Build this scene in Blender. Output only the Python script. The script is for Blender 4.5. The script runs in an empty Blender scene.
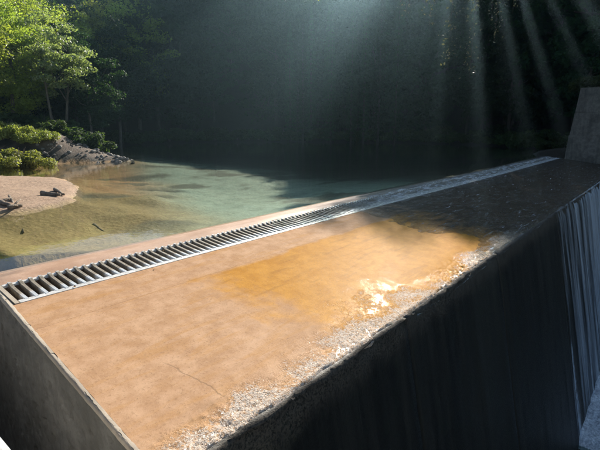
import bpy, math, random
import numpy as np
from mathutils import Vector, Matrix

rng = np.random.default_rng(7)
random.seed(7)
S = bpy.context.scene
COL = S.collection
R = math.radians

# ------------------------------------------------------------------ camera
H_CAM = 2.6
PITCH = math.atan(100 / 450)
AZ = R(39.5)
cam_d = bpy.data.cameras.new('camera')
cam_d.sensor_width = 36.0
cam_d.lens = 27.0
cam_d.clip_start = 0.05
cam_d.clip_end = 1000
cam = bpy.data.objects.new('camera', cam_d)
COL.objects.link(cam)
cam.location = (0, 0, H_CAM)
cam.rotation_euler = (math.pi / 2 - PITCH, 0, AZ - math.pi / 2)
S.camera = cam

# ------------------------------------------------------------------ light
SUN_EL = R(29.0)
SUN_AZ = R(22.2)
sd = Vector((math.cos(SUN_AZ) * math.cos(SUN_EL), math.sin(SUN_AZ) * math.cos(SUN_EL), math.sin(SUN_EL)))
W = bpy.data.worlds.new('World')
S.world = W
W.use_nodes = True
wn = W.node_tree.nodes
wl = W.node_tree.links
bg = wn['Background']
sky = wn.new('ShaderNodeTexSky')
sky.sky_type = 'NISHITA'
sky.sun_disc = False
sky.sun_elevation = SUN_EL
sky.sun_rotation = math.pi / 2 - SUN_AZ
sky.air_density = 1.0
sky.dust_density = 0.6
wl.new(sky.outputs[0], bg.inputs[0])
bg.inputs[1].default_value = 0.06
sun_d = bpy.data.lights.new('sun', 'SUN')
sun_d.energy = 5.0
sun_d.angle = R(0.45)
sun_d.color = (1.0, 0.93, 0.82)
sun = bpy.data.objects.new('sun', sun_d)
COL.objects.link(sun)
sun.rotation_euler = sd.to_track_quat('Z', 'Y').to_euler()
S.view_settings.view_transform = 'Standard'
S.view_settings.look = 'None'
S.view_settings.gamma = 1.0
S.view_settings.exposure = 1.3
S.cycles.use_denoising = True
S.cycles.max_bounces = 8
S.cycles.diffuse_bounces = 3
S.cycles.glossy_bounces = 3
S.cycles.transparent_max_bounces = 16
S.cycles.volume_bounces = 0
S.cycles.sample_clamp_indirect = 6.0
HAZE_DENSITY = 0.0011

# ------------------------------------------------------------------ numpy noise
def _h(i, j, k, s):
    n = (i * 374761393 + j * 668265263 + k * 2147483647 + s * 974634777) & 0xFFFFFFFF
    n = ((n ^ (n >> 13)) * 1274126177) & 0xFFFFFFFF
    n = n ^ (n >> 16)
    return (n & 0xFFFFFF) / float(0xFFFFFF)

def vnoise(x, y, z=0.0, s=0):
    x = np.asarray(x, float); y = np.asarray(y, float); z = np.asarray(z, float) + 0 * x
    i = np.floor(x).astype(np.int64); j = np.floor(y).astype(np.int64); k = np.floor(z).astype(np.int64)
    fx = x - i; fy = y - j; fz = z - k
    fx = fx * fx * (3 - 2 * fx); fy = fy * fy * (3 - 2 * fy); fz = fz * fz * (3 - 2 * fz)
    r = 0
    for a in (0, 1):
        for b in (0, 1):
            for c in (0, 1):
                w = (fx if a else 1 - fx) * (fy if b else 1 - fy) * (fz if c else 1 - fz)
                r = r + w * _h(i + a, j + b, k + c, s)
    return r

def fbm(x, y, z=0.0, o=4, s=0):
    a = 0.5; r = 0; t = 0
    x = np.asarray(x, float); y = np.asarray(y, float); z = np.asarray(z, float)
    for q in range(o):
        r = r + a * vnoise(x, y, z, s + q * 17); t += a
        x = x * 2.03 + 5.1; y = y * 2.03 + 1.7; z = z * 2.03 + 3.3; a *= 0.5
    return r / t

def sstep(a, b, x):
    t = np.clip((np.asarray(x, float) - a) / (b - a), 0, 1)
    return t * t * (3 - 2 * t)

# ------------------------------------------------------------------ mesh helpers
def mesh_data(name, v, f, mats=(), smooth=True, col=None):
    """v (n,3) array; f (m,3) or (m,4) array, or list of polygons"""
    me = bpy.data.meshes.new(name)
    if isinstance(f, np.ndarray):
        v = np.asarray(v, np.float32)
        k = f.shape[1]
        me.vertices.add(len(v)); me.vertices.foreach_set('co', v.ravel())
        me.loops.add(f.size); me.loops.foreach_set('vertex_index', f.astype(np.int32).ravel())
        me.polygons.add(len(f))
        me.polygons.foreach_set('loop_start', np.arange(0, f.size, k, dtype=np.int32))
        me.polygons.foreach_set('loop_total', np.full(len(f), k, np.int32))
        me.update(calc_edges=True)
    else:
        me.from_pydata([tuple(map(float, p)) for p in v], [], [tuple(p) for p in f])
    me.validate()
    me.polygons.foreach_set('use_smooth', np.full(len(me.polygons), smooth, bool))
    for m in (mats if isinstance(mats, (list, tuple)) else [mats]):
        me.materials.append(m)
    if col is not None:
        ca = me.color_attributes.new('tint', 'FLOAT_COLOR', 'POINT')
        c4 = np.ones((len(v), 4), np.float32); c4[:, :3] = col
        ca.data.foreach_set('color', c4.ravel())
    return me

def link(name, me, parent=None, loc=(0, 0, 0), rot=(0, 0, 0), sc=None):
    o = bpy.data.objects.new(name, me)
    COL.objects.link(o)
    o.location = loc; o.rotation_euler = rot
    if sc is not None:
        o.scale = (sc, sc, sc) if np.isscalar(sc) else sc
    if parent is not None:
        o.parent = parent
    return o

def part(name, v, f, m, parent=None, smooth=True, **k):
    return link(name, mesh_data(name, v, f, m, smooth), parent, **k)

def thing(name, label, cat, loc=(0, 0, 0), group=None, rot=(0, 0, 0), sc=None):
    o = link(name, None, None, loc, rot, sc)
    tag(o, label, cat, group)
    return o

def tag(o, label, cat, group=None):
    o['label'] = label; o['category'] = cat
    if group:
        o['group'] = group
    return o

def grid_faces(nx, ny, off=0, flip=False):
    i, j = np.meshgrid(np.arange(nx - 1), np.arange(ny - 1), indexing='ij')
    a = (i * ny + j).ravel() + off
    f = np.stack([a, a + ny, a + ny + 1, a + 1], 1)
    return f[:, ::-1] if flip else f

def box(x0, x1, y0, y1, z0, z1):
    v = [(x, y, z) for x in (x0, x1) for y in (y0, y1) for z in (z0, z1)]
    f = [(0, 1, 3, 2), (4, 6, 7, 5), (0, 4, 5, 1), (2, 3, 7, 6), (0, 2, 6, 4), (1, 5, 7, 3)]
    return v, f

class MB:
    def __init__(s): s.v = []; s.f = []
    def add(s, v, f):
        o = len(s.v); s.v += [tuple(map(float, p)) for p in v]; s.f += [tuple(int(i) + o for i in q) for q in f]; return s
    def box(s, *a): return s.add(*box(*a))
    def tube(s, pts, rad, n=6, cap=True):
        pts = [Vector([float(q) for q in p]) for p in pts]; V = []; F = []
        up = Vector((0.13, 0.21, 0.97))
        for i, p in enumerate(pts):
            d = (pts[min(i + 1, len(pts) - 1)] - pts[max(i - 1, 0)]).normalized()
            a = d.cross(up)
            if a.length < 0.05: a = d.cross(Vector((1, 0, 0)))
            a.normalize(); b = d.cross(a)
            r = float(rad[i]) if hasattr(rad, '__len__') else rad
            for k in range(n):
                t = 2 * math.pi * k / n
                V.append(p + r * (math.cos(t) * a + math.sin(t) * b))
        for i in range(len(pts) - 1):
            for k in range(n):
                F.append((i * n + k, i * n + (k + 1) % n, (i + 1) * n + (k + 1) % n, (i + 1) * n + k))
        if cap:
            F.append(tuple(range(n))[::-1]); F.append(tuple((len(pts) - 1) * n + k for k in range(n)))
        return s.add(V, F)
    def build(s, name, m, parent=None, smooth=True, **k): return part(name, s.v, s.f, m, parent, smooth, **k)
    def data(s, name, m, smooth=True): return mesh_data(name, s.v, s.f, m, smooth)

# ------------------------------------------------------------------ material helpers
class NT:
    def __init__(s, name):
        s.m = bpy.data.materials.new(name); s.m.use_nodes = True
        s.t = s.m.node_tree; s.t.nodes.clear()
        s.out = s.n('ShaderNodeOutputMaterial')
    def n(s, t, **k):
        o = s.t.nodes.new(t)
        for a, b in k.items(): setattr(o, a, b)
        return o
    def l(s, a, b): s.t.links.new(a, b)
    def set(s, sock, v):
        if hasattr(v, 'is_output'): s.l(v, sock)
        elif isinstance(v, (tuple, list)) and len(v) == 3 and sock.type == 'RGBA': sock.default_value = (*v, 1)
        else: sock.default_value = v
    def pos(s, sx=1, sy=1, sz=1, coord='Object', loc=(0, 0, 0)):
        if coord == 'World': c = s.n('ShaderNodeNewGeometry').outputs['Position']
        else: c = s.n('ShaderNodeTexCoord').outputs[coord]
        mp = s.n('ShaderNodeMapping'); s.l(c, mp.inputs['Vector'])
        mp.inputs['Scale'].default_value = (sx, sy, sz); mp.inputs['Location'].default_value = loc
        return mp.outputs[0]
    def noise(s, vec, scale, detail=4, rough=0.55, dist=0.0):
        o = s.n('ShaderNodeTexNoise'); s.l(vec, o.inputs['Vector'])
        o.inputs['Scale'].default_value = scale; o.inputs['Detail'].default_value = detail
        o.inputs['Roughness'].default_value = rough; o.inputs['Distortion'].default_value = dist
        return o.outputs['Fac']
    def voro(s, vec, scale, feature='F1'):
        o = s.n('ShaderNodeTexVoronoi', feature=feature); s.l(vec, o.inputs['Vector']); o.inputs['Scale'].default_value = scale
        return o.outputs['Distance']
    def ramp(s, fac, stops, interp='LINEAR'):
        o = s.n('ShaderNodeValToRGB'); s.l(fac, o.inputs[0]); cr = o.color_ramp; cr.interpolation = interp
        while len(cr.elements) < len(stops): cr.elements.new(0.5)
        for e, (p, c) in zip(cr.elements, stops):
            e.position = p; e.color = (c, c, c, 1) if np.isscalar(c) else (*c, 1)
        return o.outputs[0]
    def mix(s, fac, a, b, mode='MIX'):
        o = s.n('ShaderNodeMix', data_type='RGBA', blend_type=mode)
        s.set(o.inputs[0], fac); s.set(o.inputs[6], a); s.set(o.inputs[7], b)
        return o.outputs[2]
    def math(s, op, a, b=0.0, clamp=False):
        o = s.n('ShaderNodeMath', operation=op, use_clamp=clamp); s.set(o.inputs[0], a); s.set(o.inputs[1], b); return o.outputs[0]
    def rng(s, v, a, b, c=0.0, d=1.0, smooth=True):
        o = s.n('ShaderNodeMapRange', interpolation_type='SMOOTHSTEP' if smooth else 'LINEAR'); s.l(v, o.inputs[0])
        for i, q in enumerate((a, b, c, d)): o.inputs[1 + i].default_value = q
        return o.outputs[0]
    def bump(s, h, dist=0.01, strength=1.0, normal=None):
        o = s.n('ShaderNodeBump'); s.l(h, o.inputs['Height']); o.inputs['Distance'].default_value = dist; o.inputs['Strength'].default_value = strength
        if normal is not None: s.l(normal, o.inputs['Normal'])
        return o.outputs[0]
    def bsdf(s, color, rough=0.6, normal=None, spec=0.5, metal=0.0, coat=None, coat_rough=0.1, coat_normal=None):
        o = s.n('ShaderNodeBsdfPrincipled')
        s.set(o.inputs['Base Color'], color); s.set(o.inputs['Roughness'], rough)
        s.set(o.inputs['Specular IOR Level'], spec); s.set(o.inputs['Metallic'], metal)
        if normal is not None: s.l(normal, o.inputs['Normal'])
        if coat is not None:
            s.set(o.inputs['Coat Weight'], coat); o.inputs['Coat Roughness'].default_value = coat_rough; o.inputs['Coat IOR'].default_value = 1.33
            if coat_normal is not None: s.l(coat_normal, o.inputs['Coat Normal'])
        return o.outputs[0]
    def done(s, sh): s.l(sh, s.out.inputs['Surface']); return s.m

def sep(t, vec):
    o = t.n('ShaderNodeSeparateXYZ'); t.l(vec, o.inputs[0]); return o.outputs

# ------------------------------------------------------------------ materials
def mat_crest():
    """wet crest concrete: pink-grey float finish, amber algae film, paler dried strip"""
    t = NT('crest_concrete')
    p = t.pos(coord='World')
    x, y, z = sep(t, p)
    big = t.noise(p, 0.9, 5, 0.6, 0.4); mid = t.noise(p, 4.5, 6, 0.65); fine = t.noise(p, 38, 4, 0.7)
    streak = t.noise(t.pos(0.5, 3.0, 1, 'World'), 2.2, 5, 0.6, 0.6)
    base = t.mix(t.rng(mid, .3, .7), (.37, .212, .115), (.49, .305, .185))
    base = t.mix(t.math('MULTIPLY', t.rng(streak, .45, .7), .5), base, (.42, .215, .07))
    # amber algae where water stands: beyond x ~ 3.4 .. 5, and along the low downstream edge
    d = t.math('ADD', x, t.math('MULTIPLY', big, 2.4))
    d = t.math('ADD', d, t.math('MULTIPLY', mid, .7))
    amb = t.rng(d, 5.35, 6.1)
    notstrip = t.rng(t.math('SUBTRACT', t.math('MULTIPLY', big, .5), y), -5.12, -5.0)
    amb = t.math('MULTIPLY', amb, notstrip)
    low = t.math('MULTIPLY', t.rng(t.math('ADD', y, t.math('MULTIPLY', big, 1.6)), 4.0, 3.1), .7)
    amb = t.math('MAXIMUM', amb, low)
    ambc = t.mix(t.rng(mid, .3, .7), (.38, .165, .018), (.48, .23, .036))
    ambc = t.mix(t.math('MULTIPLY', t.rng(streak, .5, .75), .5), ambc, (.21, .085, .012))
    c = t.mix(amb, base, ambc)
    # shade on the far crest, painted in as near-black
    far_shade = t.rng(t.math('ADD', x, t.math('ADD', t.math('MULTIPLY', big, 3.0), t.math('MULTIPLY', streak, 2.0))), 12.3, 14.2)
    c = t.mix(t.math('MULTIPLY', far_shade, .92), c, (.022, .019, .012))
    # sun glints along the rough downstream edge, painted as pale speckle
    yy_ = t.math('ADD', y, t.math('MULTIPLY', t.math('SUBTRACT', big, .5), 1.3))
    yy_ = t.math('ADD', yy_, t.math('MULTIPLY', t.math('SUBTRACT', mid, .5), .5))
    gr = t.noise(p, 34, 5, .8)
    band = t.rng(yy_, 3.15, 2.72)
    band0 = band
    glint_patch = t.math('MULTIPLY', t.math('MULTIPLY', t.rng(x, 4.2, 5.0), t.rng(x, 6.4, 5.5)), t.rng(yy_, 3.75, 3.2))
    glint_patch = t.math('MULTIPLY', glint_patch, t.rng(t.noise(p, 7, 6, .75), .42, .62))
    band = t.math('MAXIMUM', band, t.math('MULTIPLY', glint_patch, .8))
    cr = t.rng(t.math('ADD', gr, t.math('MULTIPLY', band, .34)), .68, .88)
    cr = t.math('MULTIPLY', cr, t.rng(x, 12.5, 10.5))
    c = t.mix(t.math('MULTIPLY', cr, .9), c, (.60, .52, .45))
    c = t.mix(t.math('MULTIPLY', t.math('MULTIPLY', t.rng(t.noise(p, 40, 3, .7), .56, .64), band), .8), c, (.06, .045, .03))
    c = t.mix(t.math('MULTIPLY', t.rng(fine, .52, .72), .45), c, (.15, .085, .045))
    grit = t.noise(p, 120, 3, .7)
    c = t.mix(t.math('MULTIPLY', t.rng(grit, .60, .70), .5), c, (.09, .06, .04))
    c = t.mix(t.math('MULTIPLY', t.rng(grit, .40, .30), .35), c, (.60, .45, .32))
    # crack and float marks
    wob = t.math('MULTIPLY', t.math('SUBTRACT', mid, .5), .12)
    cx = t.math('ADD', t.math('SUBTRACT', x, 2.93), t.math('ADD', t.math('MULTIPLY', y, .13), wob))
    cx = t.math('ABSOLUTE', cx)
    ck = t.math('MULTIPLY', t.rng(cx, .014, .003), t.math('MULTIPLY', t.rng(y, 2.95, 3.1), t.rng(y, 3.95, 3.75)))
    c = t.mix(t.math('MULTIPLY', ck, .3), c, (.05, .035, .025))
    wet = t.math('MAXIMUM', amb, t.math('MULTIPLY', t.rng(big, .4, .6), .6))
    rough = t.rng(wet, 0, 1, .62, .5, False)
    rough = t.math('ADD', rough, t.math('MULTIPLY', t.math('SUBTRACT', fine, .5), .25))
    edge = band
    hgt = t.math('ADD', t.math('MULTIPLY', t.noise(p, 11, 5, .65), .7), t.math('MULTIPLY', fine, .3))
    hgt = t.math('SUBTRACT', hgt, t.math('MULTIPLY', ck, .2))
    n1 = t.bump(hgt, .006, .6)
    pits = t.math('MULTIPLY', t.math('SUBTRACT', t.noise(p, 55, 3, .7), .5), edge)
    n2 = t.bump(pits, .02, .9, n1)
    film_n = t.bump(t.noise(p, 6, 2, .5), .001, .25)
    film_n = t.bump(t.math('MULTIPLY', t.math('SUBTRACT', t.noise(p, 80, 3, .7), .5), edge), .014, .9, film_n)
    # a thin water film mirrors the sun over the matt concrete; dry parts keep only a faint sheen
    df = t.n('ShaderNodeBsdfDiffuse'); t.l(c, df.inputs[0]); df.inputs[1].default_value = 0; t.l(n2, df.inputs['Normal'])
    g1 = t.n('ShaderNodeBsdfGlossy'); g1.inputs['Roughness'].default_value = .07; t.l(film_n, g1.inputs['Normal'])
    g2 = t.n('ShaderNodeBsdfGlossy'); t.l(rough, g2.inputs['Roughness']); t.l(n2, g2.inputs['Normal'])
    fr = t.n('ShaderNodeFresnel'); fr.inputs[0].default_value = 1.33; t.l(film_n, fr.inputs['Normal'])
    m1 = t.n('ShaderNodeMixShader'); m1.inputs[0].default_value = .012; t.l(df.outputs[0], m1.inputs[1]); t.l(g2.outputs[0], m1.inputs[2])
    wf = t.math('ADD', t.math('MULTIPLY', wet, .045), t.math('MULTIPLY', t.math('MULTIPLY', band0, t.rng(gr, .46, .62)), .55), True)
    m2 = t.n('ShaderNodeMixShader'); t.l(t.math('MULTIPLY', wf, fr.outputs[0]), m2.inputs[0]); t.l(m1.outputs[0], m2.inputs[1]); t.l(g1.outputs[0], m2.inputs[2])
    return t.done(m2.outputs[0])

def mat_conc(name, c1, c2, dark, rough=.8, pit=.6, streaks=True, far_shaded=False):
    t = NT(name); p = t.pos(coord='World')
    big = t.noise(p, .8, 5, .6); mid = t.noise(p, 5, 6, .65); fine = t.noise(p, 45, 4, .7)
    c = t.mix(t.rng(mid, .3, .7), c1, c2)
    c = t.mix(t.math('MULTIPLY', t.rng(big, .45, .65), .6), c, dark)
    if streaks:
        st = t.noise(t.pos(1.6, 1.6, .12, 'World'), 2.5, 5, .65)
        c = t.mix(t.math('MULTIPLY', t.rng(st, .45, .68), .6), c, dark)
    if far_shaded:   # shade towards the far end painted into the concrete
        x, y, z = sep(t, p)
        shade_mask = t.rng(t.math('ADD', x, t.math('ADD', t.math('MULTIPLY', big, 3.0), t.math('MULTIPLY', mid, 2.0))), 13.0, 16.0)
        c = t.mix(t.math('MULTIPLY', shade_mask, .92), c, (.022, .019, .012))
    v = t.voro(p, 22)
    pt = t.rng(v, .12, .2)
    c = t.mix(t.math('MULTIPLY', t.rng(fine, .54, .7), .7), c, dark)
    h = t.math('ADD', t.math('MULTIPLY', mid, .5), t.math('MULTIPLY', fine, .35))
    h = t.math('ADD', h, t.math('MULTIPLY', pt, .5 * pit))
    return t.done(t.bsdf(c, rough, t.bump(h, .012, .7), .4))

def mat_face():
    """wet, algae-black downstream face with vertical seep streaks"""
    t = NT('wet_dark_concrete'); p = t.pos(coord='World')
    st = t.noise(t.pos(2.2, .1, .1, 'World'), 2.0, 6, .7)
    st2 = t.noise(t.pos(7, .1, .15, 'World'), 2.0, 5, .7)
    mid = t.noise(p, 3, 5, .6); fine = t.noise(p, 40, 4, .7)
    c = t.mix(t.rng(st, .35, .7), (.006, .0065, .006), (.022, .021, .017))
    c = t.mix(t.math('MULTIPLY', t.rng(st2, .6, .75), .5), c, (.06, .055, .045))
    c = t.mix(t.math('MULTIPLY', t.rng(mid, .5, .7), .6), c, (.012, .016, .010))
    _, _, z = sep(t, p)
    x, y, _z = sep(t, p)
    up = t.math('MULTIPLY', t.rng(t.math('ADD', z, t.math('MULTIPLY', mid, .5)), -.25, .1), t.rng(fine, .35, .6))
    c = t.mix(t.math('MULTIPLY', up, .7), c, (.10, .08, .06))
    h = t.math('ADD', t.math('MULTIPLY', st2, .4), t.math('MULTIPLY', fine, .3))
    h = t.math('ADD', h, t.math('MULTIPLY', mid, .4))
    return t.done(t.bsdf(c, t.rng(fine, .3, .7, .3, .6), t.bump(h, .02, .7), .2))

def mat_terrain():
    t = NT('ground_soil')
    a = t.n('ShaderNodeVertexColor', layer_name='tint').outputs[0]
    p = t.pos(coord='World')
    f1 = t.noise(p, 2.2, 6, .7); f2 = t.noise(p, 14, 5, .7); v = t.voro(p, 9)
    c = t.mix(t.math('MULTIPLY', t.rng(f1, .35, .7), .55), a, t.mix(1.0, a, (.42, .40, .38), 'MULTIPLY'))
    c = t.mix(t.math('MULTIPLY', t.rng(f2, .45, .75), .5), c, t.mix(1.0, a, (1.5, 1.45, 1.35), 'MULTIPLY'))
    h = t.math('ADD', t.math('MULTIPLY', f2, .6), t.math('MULTIPLY', v, .4))
    return t.done(t.bsdf(c, .85, t.bump(h, .06, .7), .3))

def mat_water(name, scale, dist, tint, rough=.02, scale2=None, strength=1.0, stretch=(1, 1, 1), foam=None, inlet=False):
    """clear water: Fresnel mirror over a tinted clear sheet (sunlight passes to the bed)"""
    t = NT(name); p = t.pos(*stretch, coord='World')
    h = t.noise(p, scale, 3, .5, .3)
    n = t.bump(h, dist, strength)
    if scale2:
        n = t.bump(t.noise(p, scale2, 3, .55), dist * .35, strength, n)
    fr = t.n('ShaderNodeFresnel'); t.l(n, fr.inputs['Normal'])
    # the node inverts the index on back faces; give 1/1.333 there so light leaving and entering is treated alike
    bf = t.n('ShaderNodeNewGeometry').outputs['Backfacing']; t.l(t.rng(bf, 0, 1, 1.333, .75, False), fr.inputs[0])
    g = t.n('ShaderNodeBsdfGlossy'); g.inputs['Roughness'].default_value = rough; t.l(n, g.inputs['Normal'])
    g.inputs['Color'].default_value = (1, 1, 1, 1)
    tr = t.n('ShaderNodeBsdfTransparent'); tr.inputs[0].default_value = (*tint, 1)
    mx = t.n('ShaderNodeMixShader'); t.l(fr.outputs[0], mx.inputs[0]); t.l(tr.outputs[0], mx.inputs[1]); t.l(g.outputs[0], mx.inputs[2])
    sh = mx.outputs[0]
    if foam:  # white streaks painted as glints on the ripples
        d = t.n('ShaderNodeBsdfDiffuse'); d.inputs[0].default_value = (.75, .78, .8, 1)
        fm = t.rng(t.noise(t.pos(*foam[1], coord='World'), foam[0], 6, .7, .5), foam[2], foam[3], 0, foam[4])
        if inlet:      # silvery glitter over the grating, painted white
            x, y, z = sep(t, t.pos(coord='World'))
            band = t.math('MULTIPLY', t.math('MULTIPLY', t.rng(y, 5.9, 6.15), t.rng(y, 7.05, 6.8)), t.rng(x, 8.5, 13.0))
            glint_streak = t.rng(t.noise(t.pos(.7, 2.5, 1, 'World'), 3, 6, .7, .6), .38, .66, 0, .5)
            fm = t.math('MAXIMUM', fm, t.math('MULTIPLY', band, glint_streak))
        m2 = t.n('ShaderNodeMixShader'); t.l(fm, m2.inputs[0]); t.l(sh, m2.inputs[1]); t.l(d.outputs[0], m2.inputs[2]); sh = m2.outputs[0]
    return t.done(sh)

def mat_fall():
    t = NT('falling_water')
    p = t.pos(4.5, .3, .16, 'World')
    a = t.noise(p, 1.6, 6, .72, .3)
    b = t.noise(t.pos(14, .3, .3, 'World'), 1.6, 5, .7)
    x, y, z = sep(t, t.pos(coord='World'))
    dens = t.rng(x, 15.0, 22.0, .03, .34, False)
    f = t.math('ADD', t.math('MULTIPLY', a, .65), t.math('MULTIPLY', b, .35))
    f = t.math('ADD', f, dens)
    gap_ = t.noise(t.pos(1.1, .2, .10, 'World'), 1.3, 4, .6)
    f = t.math('ADD', f, t.rng(gap_, .35, .65, -.16, .10))
    froth = t.math('MULTIPLY', t.math('MULTIPLY', t.rng(x, 15.42, 15.5), t.rng(x, 15.95, 15.6)), t.rng(z, -3.9, -4.6))
    f = t.math('ADD', f, t.math('MULTIPLY', froth, t.rng(t.noise(t.pos(3, 1, 1.2, 'World'), 3, 6, .75), .4, .62, 0, .45)))
    f = t.rng(f, .50, .90, 0, .55)
    d = t.n('ShaderNodeBsdfDiffuse'); d.inputs[0].default_value = (.55, .68, .84, 1)
    g = t.n('ShaderNodeBsdfGlossy'); g.inputs['Roughness'].default_value = .25
    t.l(t.bump(b, .05, .8), g.inputs['Normal'])
    m0 = t.n('ShaderNodeMixShader'); m0.inputs[0].default_value = .35; t.l(d.outputs[0], m0.inputs[1]); t.l(g.outputs[0], m0.inputs[2])
    tr = t.n('ShaderNodeBsdfTransparent')
    m = t.n('ShaderNodeMixShader'); t.l(f, m.inputs[0]); t.l(tr.outputs[0], m.inputs[1]); t.l(m0.outputs[0], m.inputs[2])
    return t.done(m.outputs[0])

def mat_leaf(name, c1, c2, trans=.45, rough=.45, spec=.35):
    t = NT(name)
    oi = t.n('ShaderNodeObjectInfo').outputs['Random']
    p = t.pos(coord='World')
    f = t.noise(p, 1.3, 3, .6); f2 = t.noise(p, 9, 2, .5)
    c = t.mix(t.rng(t.math('ADD', t.math('MULTIPLY', f, .6), t.math('MULTIPLY', f2, .4)), .3, .7), c1, c2)
    hs = t.n('ShaderNodeHueSaturation'); t.l(c, hs.inputs['Color'])
    t.l(t.rng(oi, 0, 1, .47, .53, False), hs.inputs['Hue']); t.l(t.rng(oi, 0, 1, .7, 1.3, False), hs.inputs['Value'])
    c = hs.outputs[0]
    b = t.bsdf(c, rough, None, spec)
    tl = t.n('ShaderNodeBsdfTranslucent'); t.l(t.mix(1.0, c, (1.6, 1.7, .7), 'MULTIPLY'), tl.inputs[0])
    m = t.n('ShaderNodeMixShader'); m.inputs[0].default_value = trans; t.l(b, m.inputs[1]); t.l(tl.outputs[0], m.inputs[2])
    return t.done(m.outputs[0])

def mat_bark(name, c1, c2):
    t = NT(name); p = t.pos(4, 4, .8, 'World')
    f = t.noise(p, 3, 6, .7)
    return t.done(t.bsdf(t.mix(t.rng(f, .3, .7), c1, c2), .9, t.bump(f, .03, .8), .2))

def mat_stone():
    t = NT('grey_stone'); p = t.pos(coord='World'); oi = t.n('ShaderNodeObjectInfo').outputs['Random']
    f = t.noise(p, 4, 6, .7); g = t.noise(p, 40, 3, .7)
    c = t.mix(t.rng(f, .3, .7), (.08, .074, .066), (.22, .205, .185))
    c = t.mix(t.math('MULTIPLY', oi, .5), c, (.24, .21, .175))
    c = t.mix(t.math('MULTIPLY', t.rng(g, .5, .75), .4), c, (.07, .07, .05))
    return t.done(t.bsdf(c, .85, t.bump(t.math('ADD', f, t.math('MULTIPLY', g, .3)), .03, .7), .3))

def mat_steel():
    """galvanised bar: silted brown at its upstream end, paler at the lower end and tip"""
    t = NT('galvanised_bar')
    p = t.pos(); x, y, z = sep(t, p); w = t.pos(coord='World')
    f = t.noise(w, 18, 5, .7); g = t.noise(w, 3, 4, .6)
    m = t.rng(t.math('ADD', y, t.math('MULTIPLY', t.math('SUBTRACT', g, .5), .35)), .16, .30)
    tip = t.rng(y, .60, .63)
    m = t.math('MULTIPLY', m, t.math('SUBTRACT', 1.0, tip))
    clean = t.mix(t.rng(f, .3, .7), (.55, .55, .54), (.70, .69, .67))
    silt = t.mix(t.rng(f, .3, .7), (.13, .105, .075), (.26, .22, .165))
    c = t.mix(m, clean, silt)
    met = t.math('MULTIPLY', t.math('SUBTRACT', 1.0, m), .35)
    return t.done(t.bsdf(c, t.rng(m, 0, 1, .35, .75), t.bump(f, .003, .6), .5, met))

def mat_plain(name, c1, c2, rough=.6, metal=0., scale=8, spec=.5, bd=.004):
    t = NT(name); p = t.pos(coord='World'); f = t.noise(p, scale, 5, .65)
    return t.done(t.bsdf(t.mix(t.rng(f, .3, .7), c1, c2), rough, t.bump(f, bd, .6), spec, metal))

M = dict(
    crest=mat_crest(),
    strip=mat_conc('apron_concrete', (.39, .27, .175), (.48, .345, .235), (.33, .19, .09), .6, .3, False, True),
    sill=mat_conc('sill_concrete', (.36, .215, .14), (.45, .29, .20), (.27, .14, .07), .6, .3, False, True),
    end=mat_conc('rough_concrete', (.105, .10, .092), (.175, .165, .15), (.075, .07, .06), .85, 1.0, True),
    rim=mat_conc('pale_concrete', (.36, .30, .23), (.46, .39, .31), (.22, .18, .14), .85, .5, False),
    core=mat_conc('core_concrete', (.035, .03, .026), (.06, .055, .05), (.03, .03, .025), .8, .5, True),
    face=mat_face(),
    wing=mat_conc('stained_concrete', (.085, .078, .07), (.15, .138, .125), (.025, .024, .02), .8, .6, True),
    ledge=mat_conc('light_concrete', (.66, .65, .62), (.76, .75, .72), (.5, .48, .44), .8, .4, False),
    ground=mat_terrain(),
    pond=mat_water('pond_water', 1.4, .010, (.90, .91, .85), .015, 6.0, .6),
    film=mat_water('shallow_running_water', 6, .16, (.86, .88, .86), .04, 21, 1.0, (1.0, 1.6, 1), foam=(7.0, (.3, 2.0, 1), .545, .72, .42), inlet=True),
    pool=mat_water('plunge_pool_water', 3, .08, (.45, .55, .52), .05, 11, 1.0),
    fall=mat_fall(),
    foam=mat_plain('white_foam', (.30, .34, .38), (.78, .81, .84), .6, 0, 14, .4, .05),
    bar=mat_steel(),
    rail=mat_plain('galvanised_steel', (.42, .40, .37), (.66, .64, .61), .5, .2, 9),
    rock=mat_stone(),
    wood=mat_bark('weathered_wood', (.10, .075, .055), (.24, .20, .16)),
    bark=mat_bark('tree_bark', (.07, .06, .05), (.17, .15, .125)),
    bark_dark=mat_bark('dark_bark', (.035, .03, .025), (.08, .07, .055)),
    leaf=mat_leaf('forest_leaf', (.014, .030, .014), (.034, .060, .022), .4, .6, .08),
    leaf_lit=mat_leaf('sunlit_leaf', (.17, .20, .035), (.28, .30, .07), .55),  # brightened twin of the forest leaf for crowns in sun
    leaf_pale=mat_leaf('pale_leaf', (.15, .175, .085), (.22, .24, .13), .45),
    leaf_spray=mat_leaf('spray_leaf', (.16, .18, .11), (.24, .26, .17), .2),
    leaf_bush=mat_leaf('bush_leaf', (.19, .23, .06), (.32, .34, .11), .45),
    leaf_dark=mat_leaf('undergrowth_leaf', (.03, .05, .02), (.06, .085, .03), .4, .6, .12),
)

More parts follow.
